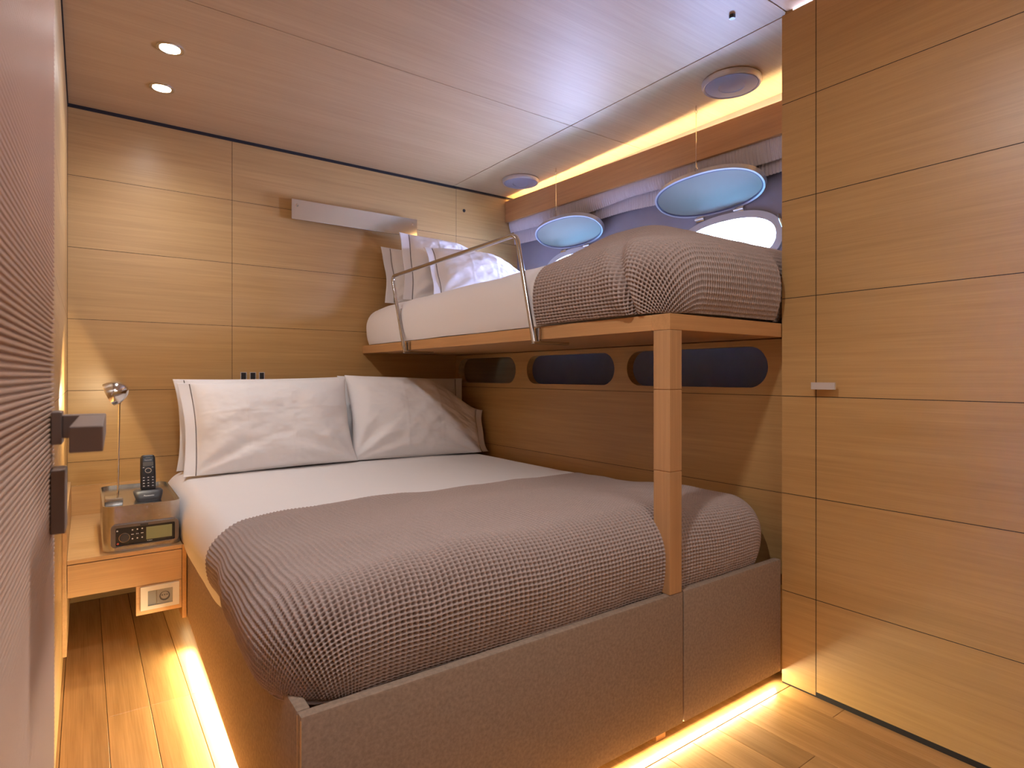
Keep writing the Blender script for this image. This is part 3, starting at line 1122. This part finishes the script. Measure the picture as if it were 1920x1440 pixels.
# ------------------------------------------------------------------ steel organiser with built-in radio
XA, XB_, YA, YC, ZA, ZB = 0.052, 0.2875, 2.476, 2.96, 0.3865, 0.545
st = thing('radio_console', 'rounded steel box with a built-in radio and recessed tray top, on the nightstand', 'radio', (0.17, 2.7, ZA))


def rrect(x0, x1, y0, y1, r, n=8):
    pts = []
    for cx_, cy_, a0 in ((x1 - r, y1 - r, 0), (x0 + r, y1 - r, PI / 2), (x0 + r, y0 + r, PI), (x1 - r, y0 + r, 1.5 * PI)):
        for i in range(n + 1):
            q = a0 + PI / 2 * i / n
            pts.append((cx_ + r * math.cos(q), cy_ + r * math.sin(q)))
    return pts


ID = Matrix.Identity(4)
outp = rrect(XA, XB_, YA, YC, 0.035)
inp = rrect(XA + 0.004, XB_ - 0.004, YA + 0.004, YC - 0.004, 0.031)
MB().ring(inp, outp, ZB - ZA, Matrix.Translation((0, 0, ZA)), smooth=True).build('housing', 'brushed', st, sharp=40)
MB().prism(rrect(XA + 0.0042, XB_ - 0.0042, YA + 0.0042, YC - 0.0042, 0.031), 0.004, Matrix.Translation((0, 0, ZB - 0.016))).build('tray', 'brushed', st)
frR = Matrix(((1, 0, 0, 0), (0, 0, -1, YA), (0, 1, 0, 0), (0, 0, 0, 1)))
rx0, rx1, rz0, rz1 = 0.074, 0.279, 0.404, 0.481
rd = MB().ring(rrect(rx0 + 0.014, rx1 - 0.012, rz0 + 0.004, rz1 - 0.010, 0.004), rrect(rx0, rx1, rz0, rz1, 0.013), 0.013, frR).build('radio', 'bezel', st)
MB().box(rx0 + 0.014, rx1 - 0.012, YA - 0.0065, YA - 0.0003, rz0 + 0.004, rz1 - 0.010, bev=0.001).build('fascia', 'black', rd)
MB().box(0.160, 0.184, YA - 0.015, YA - 0.0132, rz1 - 0.0115, rz1 - 0.0035, bev=0.0008).build('latch', 'black_soft', rd)
mb = MB()
kx, kz = 0.1135, 0.4345
mb.lathe([(0.0001, 0.006), (0.013, 0.006), (0.0145, 0.004), (0.0145, 0)], (kx, YA - 0.0065, kz), (0, -1, 0), 40)
mb.build('volume_knob', 'black_soft', rd)
mb = MB()
mb.ring([(kx + 0.0148 * math.cos(q), kz + 0.0148 * math.sin(q)) for q in np.linspace(0, 2 * PI, 41)[:-1]],
        [(kx + 0.0166 * math.cos(q), kz + 0.0166 * math.sin(q)) for q in np.linspace(0, 2 * PI, 41)[:-1]], 0.0085, frR)
mb.build('knob_ring', 'brushed', rd)
for r_ in range(3):
    for c_ in range(3):
        bx = 0.1375 + c_ * 0.0145
        bz = 0.4585 - r_ * 0.0155 + 0.0005 * c_
        mb = MB()
        if r_ == 1 and c_ != 1:
            mb.box(bx - 0.0038, bx + 0.0038, YA - 0.0075, YA - 0.0064, bz - 0.0011, bz + 0.0011, bev=0.0003)
        elif r_ == 1:
            mb.box(bx - 0.0036, bx - 0.0008, YA - 0.0075, YA - 0.0064, bz - 0.0016, bz + 0.0016, bev=0.0003)
            mb.box(bx + 0.0008, bx + 0.0036, YA - 0.0075, YA - 0.0064, bz - 0.0016, bz + 0.0016, bev=0.0003)
        else:
            mb.cyl((bx, YA - 0.007, bz), 0.0024, 0.0012, (0, 1, 0), n=16)
        mb.build('button', 'white', rd)
MB().box(0.0905, 0.0955, YA - 0.0075, YA - 0.0064, 0.4575, 0.4625, bev=0.0008).build('button', 'white', rd)
MB().cyl((0.0945, YA - 0.007, 0.4155), 0.0034, 0.0012, (0, 1, 0), n=20).build('power_button', 'red', rd)
MB().box(0.1785, 0.2585, YA - 0.0078, YA - 0.0064, 0.4185, 0.4625, bev=0.0005).build('display', 'lcd', rd)
lettering('brand_lettering', 'FUSION', 0.0046, frame((0.1895, YA - 0.0068, 0.4135), (1, 0, 0), (0, 0, 1)), 'white', rd)

# ------------------------------------------------------------------ reading lamp
LB = Vector((0.088, 2.60, ZB - 0.0119))
lp = thing('reading_lamp', 'chrome reading lamp on a thin stem standing in the steel tray', 'lamp', LB[:])
MB().box(0.060, 0.114, 2.560, 2.655, LB.z, LB.z + 0.026, bev=0.003, smooth=True).build('base', 'brushed', lp)
HC = Vector((0.078, 2.600, 0.932))
MB().tube([(0.101, 2.63, LB.z + 0.025), (0.1025, 2.627, 0.70), (0.105, 2.62, 0.905)], 0.0033, 10).build('stem', 'chrome', lp)
AX = Vector((-0.86, 0.19, -0.41)).normalized()
R_ = 0.043
prof = []
for i in range(17):
    q = PI / 2 * i / 16
    prof.append((max(0.0004, R_ * math.sin(q)), -0.058 * math.cos(q)))
prof.append((R_, 0.006))
prof += [(r * 0.955, z_ * 0.955 if z_ < 0 else z_) for r, z_ in reversed(prof)]
MB().lathe(prof, HC, AX, 44).build('shade', 'chrome', lp)
mb = MB()
mb.lathe([(0.0003, -0.011), (0.008, -0.009), (0.0115, -0.001), (0.0095, 0.006), (0.0003, 0.010)], HC - AX * 0.012, AX, 20)
mb.build('bulb', 'glow', lp)
mb = MB()
jp = Vector((0.105, 2.62, 0.905))
mb.cyl(jp, 0.006, 0.02, (0, 0, 1), n=16, bev=0.001)
mb.build('swivel', 'chrome', lp)
d_ = bpy.data.lights.new('reading_lamp_light', 'SPOT')
d_.energy = 7.5
d_.color = (1.0, 0.80, 0.50)
d_.spot_size = math.radians(172)
d_.spot_blend = 0.08
d_.shadow_soft_size = 0.007
lo = bpy.data.objects.new('reading_lamp_light', d_)
lo.location = HC + AX * 0.004
lo.rotation_euler = AX.to_track_quat('-Z', 'Y').to_euler()
COL.objects.link(lo)

# ------------------------------------------------------------------ cordless phone
TZ = ZB - 0.0119
pc = Vector((0.196, 2.620, TZ))
cr_ = thing('phone_charger', 'dark grey charging cradle holding the cordless handset in the steel tray', 'phone charger', pc[:])


def loft(sections, n=28):
    """stack of rounded rectangles: (cx, cy, z, w, d, r)"""
    vs, fs = [], []
    for cx_, cy_, z_, w_, d__, r in sections:
        p = rrect(cx_ - w_ / 2, cx_ + w_ / 2, cy_ - d__ / 2, cy_ + d__ / 2, r, 6)
        vs += [(u, v, z_) for u, v in p]
    m_ = 28
    for k_ in range(len(sections) - 1):
        for i in range(m_):
            j = (i + 1) % m_
            fs.append((k_ * m_ + i, k_ * m_ + j, (k_ + 1) * m_ + j, (k_ + 1) * m_ + i))
    fs.append(tuple(range(m_))[::-1])
    fs.append(tuple((len(sections) - 1) * m_ + i for i in range(m_)))
    return vs, fs


mb = MB()
mb.add(*loft([(pc.x, pc.y, TZ, 0.078, 0.078, 0.012), (pc.x, pc.y, TZ + 0.006, 0.082, 0.082, 0.014), (pc.x, pc.y + 0.002, TZ + 0.022, 0.092, 0.070, 0.016),
              (pc.x, pc.y + 0.004, TZ + 0.033, 0.094, 0.058, 0.018), (pc.x, pc.y + 0.005, TZ + 0.038, 0.082, 0.044, 0.016)]), smooth=True)
mb.build('cradle', 'black_soft', cr_, sharp=50)
lettering('brand_lettering', 'Panasonic', 0.0085, frame((pc.x, pc.y - 0.0372, TZ + 0.021), (1, 0, 0), (0, 0.35, 1)), 'white', cr_)
ti = math.radians(11)
hu = Vector((0, math.sin(ti), math.cos(ti)))
hf = frame(Vector((pc.x, pc.y + 0.0, TZ + 0.0385)), (1, 0, 0), hu)   # x width, y up the handset, z out of its front
hs = thing('cordless_handset', 'black cordless phone handset with keypad standing in its cradle', 'phone', hf.translation[:])
mb = MB()
L_ = 0.128
vs, fs = loft([(0, 0, 0, 0.046, 0.020, 0.006), (0, 0, 0.004, 0.050, 0.024, 0.008), (0, 0, 0.06, 0.051, 0.025, 0.009), (0, 0, L_ - 0.012, 0.049, 0.024, 0.009), (0, 0, L_ - 0.003, 0.043, 0.020, 0.008), (0, 0, L_, 0.034, 0.012, 0.005)])
mb.add([hf @ Vector((x_, z_, -y_)) for x_, y_, z_ in vs], fs, True)
mb.build('body', 'black', hs, sharp=50)


def on_front(u, v, h=0.0131):
    return hf @ Vector((u, v, h))


frF = hf @ Matrix.Translation((0, 0, 0.0128))
MB().prism(rrect(-0.017, 0.017, 0.086, 0.101, 0.002), 0.0006, frF).build('display', 'lcd_grey', hs)
MB().ring([(0.0085 * math.cos(q), 0.069 + 0.0075 * math.sin(q)) for q in np.linspace(0, 2 * PI, 33)[:-1]], [(0.0108 * math.cos(q), 0.069 + 0.0098 * math.sin(q)) for q in np.linspace(0, 2 * PI, 33)[:-1]], 0.0012, frF).build('navigation_ring', 'brushed', hs)
for r_ in range(5):
    for c_ in (-1, 0, 1):
        if r_ == 0 and c_ == 0:
            continue
        u_, v_ = c_ * 0.0145, 0.0535 - r_ * 0.0105
        if r_ == 0:
            v_ = 0.0805
        mb = MB()
        mb.prism(rrect(u_ - 0.0056, u_ + 0.0056, v_ - 0.0036, v_ + 0.0036, 0.0022, 5), 0.0008, frF)
        kk = mb.build('key', 'black_soft', hs)
        mb = MB()
        mb.prism(rrect(u_ - 0.0024, u_ + 0.0018, v_ - 0.0004, v_ + 0.0016, 0.0004, 3), 0.0010, frF)
        mb.build('key_print', 'white', kk)
MB().prism(rrect(-0.008, 0.008, 0.117, 0.1195, 0.001, 4), 0.0006, frF).build('earpiece_slot', 'grey', hs)
lettering('brand_lettering', 'Panasonic', 0.0060, frF @ Matrix.Translation((0, 0.1085, 0.0006)), 'white', hs)

# ------------------------------------------------------------------ steel wall light, switches, plugs
wl = thing('wall_light', 'long satin steel wall light on the head wall above the upper bunk pillows', 'wall light', (1.238, YB - 0.03, 1.82))
MB().box(0.90, 1.575, YB - 0.045, YB - 0.0006, 1.832, 1.910).build('body', 'brushed', wl)
MB().box(0.880, 1.605, YB - 0.051, YB - 0.0456, 1.822, 1.927, bev=0.0008).build('front_plate', 'satin', wl)
for sx_ in (0.908, 1.577):
    MB().lathe([(0.0002, 0.0032), (0.005, 0.0026), (0.0072, 0.0)], (sx_, YB - 0.0511, 1.897), (0, -1, 0), 18).build('screw', 'chrome', wl)

for i, (xa, xb, lab) in enumerate(((0.6415, 0.6705, 'black wall switch in a steel frame, leftmost of three over the pillows'),
                                   (0.686, 0.715, 'black wall switch in a steel frame, middle of three over the pillows'),
                                   (0.730, 0.757, 'black wall switch in a steel frame, rightmost of three over the pillows'))):
    t = thing('wall_switch', lab, 'switch', ((xa + xb) / 2, YB - 0.003, 0.967), 'switches on the head wall')
    frW = Matrix(((1, 0, 0, 0), (0, 0, -1, YB - 0.0003), (0, 1, 0, 0), (0, 0, 0, 1)))
    MB().ring(rect(xa + 0.0028, xb - 0.0028, 0.9702, 1.0148), rect(xa, xb, 0.9674, 1.0176), 0.005, frW).build('frame', 'speaker_rim', t)
    MB().box(xa + 0.003, xb - 0.003, YB - 0.0042, YB - 0.0004, 0.9704, 1.0146, bev=0.001).build('rocker', 'black', t)

mb = MB()
mb.lathe([(0.0002, 0.004), (0.009, 0.0035), (0.0105, 0.0)], (1.961, YB - 0.0003, 2.05), (0, -1, 0), 20)
tag(mb.build('wall_plug', 'black'), 'small round black plug high on the head wall beside the pelmet', 'plug')
t = thing('ceiling_bracket', 'small black fitting on the ceiling near the wardrobe', 'fitting', (1.735, 1.164, ZC - 0.012))
mb = MB()
mb.cyl((1.735, 1.164, ZC - 0.0063), 0.010, 0.012, (0, 0, 1), n=20, bev=0.001)
mb.build('stud', 'black', t)


# ------------------------------------------------------------------ ceiling speakers and downlights
def speaker(cx_, cy_, r, lab):
    t_ = thing('ceiling_speaker', lab, 'speaker', (cx_, cy_, ZC - 0.03), 'round ceiling speakers')
    MB().lathe([(r * 1.0, 0.0), (r * 1.03, -0.004), (r * 1.02, -0.016), (r * 0.97, -0.024), (r * 0.92, -0.021), (r * 0.92, -0.012)], (cx_, cy_, ZC - 0.0004), (0, 0, 1), 56).build('rim', 'speaker_rim', t_)
    MB().lathe([(r * 0.92, -0.014), (r * 0.90, -0.0215), (r * 0.6, -0.025), (r * 0.45, -0.0265), (r * 0.42, -0.024), (r * 0.2, -0.026), (0.0003, -0.0265)], (cx_, cy_, ZC - 0.0004), (0, 0, 1), 56).build('grille', 'speaker', t_)


speaker(2.118, 1.425, 0.112, 'larger looking round grey ceiling speaker near the wardrobe')
speaker(2.150, 2.893, 0.108, 'round grey ceiling speaker in the corner over the upper bunk pillows')


def downlight(cx_, cy_, lab):
    t_ = thing('downlight', lab, 'ceiling light', (cx_, cy_, ZC - 0.006), 'lit ceiling downlights')
    r = 0.042
    MB().lathe([(r * 1.08, 0.0), (r * 1.08, -0.003), (r * 0.95, -0.005), (r * 0.82, -0.003), (r * 0.82, -0.0005)], (cx_, cy_, ZC - 0.0003), (0, 0, 1), 40).build('trim_ring', 'chrome', t_)
    MB().lathe([(r * 0.80, -0.0012), (r * 0.5, -0.0022), (0.0003, -0.0026)], (cx_, cy_, ZC - 0.0003), (0, 0, 1), 32).build('lens', 'glow', t_)
    spot('downlight_beam', (cx_, cy_, ZC - 0.012), (0, 0, 0), 20, NEUT, 150, 1.0, 0.04)


downlight(0.253, 2.478, 'lit round downlight on the ceiling, farther from the head wall')
downlight(0.260, 2.838, 'lit round downlight on the ceiling, closer to the head wall')

# ------------------------------------------------------------------ open ridged door at far left
DH = Vector((-0.0556, 0.03, 0.0))
DV = Vector((0.0286, 0.79, 0.0)).normalized()
DNv = Vector((DV.y, -DV.x, 0))      # out of the door face, towards the room


def dpt(u, n_, z_):
    return DH + DV * u + DNv * n_ + Vector((0, 0, z_))


pit = 0.0052
nr = int(2.14 / pit)
vs, fs = [], []
prof = []
for i in range(nr):
    z_ = 0.012 + i * pit
    prof += [(0.0, z_), (0.0, z_ + pit * 0.42), (-0.0032, z_ + pit * 0.56), (-0.0032, z_ + pit * 0.86)]
prof.append((0.0, 0.012 + nr * pit))
outl = prof + [(-0.040, 0.012 + nr * pit), (-0.040, 0.012)]
UE = 0.800
vs = [dpt(0.0, a_, z_) for a_, z_ in outl] + [dpt(UE, a_, z_) for a_, z_ in outl]
n = len(outl)
fs = [(i, (i + 1) % n, n + (i + 1) % n, n + i) for i in range(n)]
dm = MB().add(vs, fs)
core = [(-0.004, 0.012), (-0.004, 2.15), (-0.0402, 2.15), (-0.0402, 0.012)]
vs = [dpt(0.001, a_, z_) for a_, z_ in core] + [dpt(UE - 0.0002, a_, z_) for a_, z_ in core]
dm.add(vs, [(0, 1, 2, 3), (7, 6, 5, 4)])
door = struct(dm.build('door_1', 'ridged', origin=DH[:]))


def dbox(u0, u1, n0, n1, z0, z1, bev=0.001):
    fr_ = Matrix((( DV.x, DNv.x, 0, DH.x), (DV.y, DNv.y, 0, DH.y), (0, 0, 1, 0), (0, 0, 0, 1)))
    return MB().box(u0, u1, n0, n1, z0, z1, bev=bev, mat=fr_)


hd = dbox(0.748, 0.782, 0.0005, 0.0095, 0.928, 0.962).build('handle', 'bronze', door)
dbox(0.753, 0.776, 0.0095, 0.047, 0.934, 0.958).build('spindle', 'bronze', hd)
dbox(0.585, 0.776, 0.024, 0.0475, 0.9355, 0.9575).build('lever', 'bronze', hd)
dbox(0.742, 0.782, 0.0005, 0.0125, 0.836, 0.902).build('lock_plate', 'bronze', door)

for o in bpy.data.objects:
    if '_o' in o:
        del o['_o']
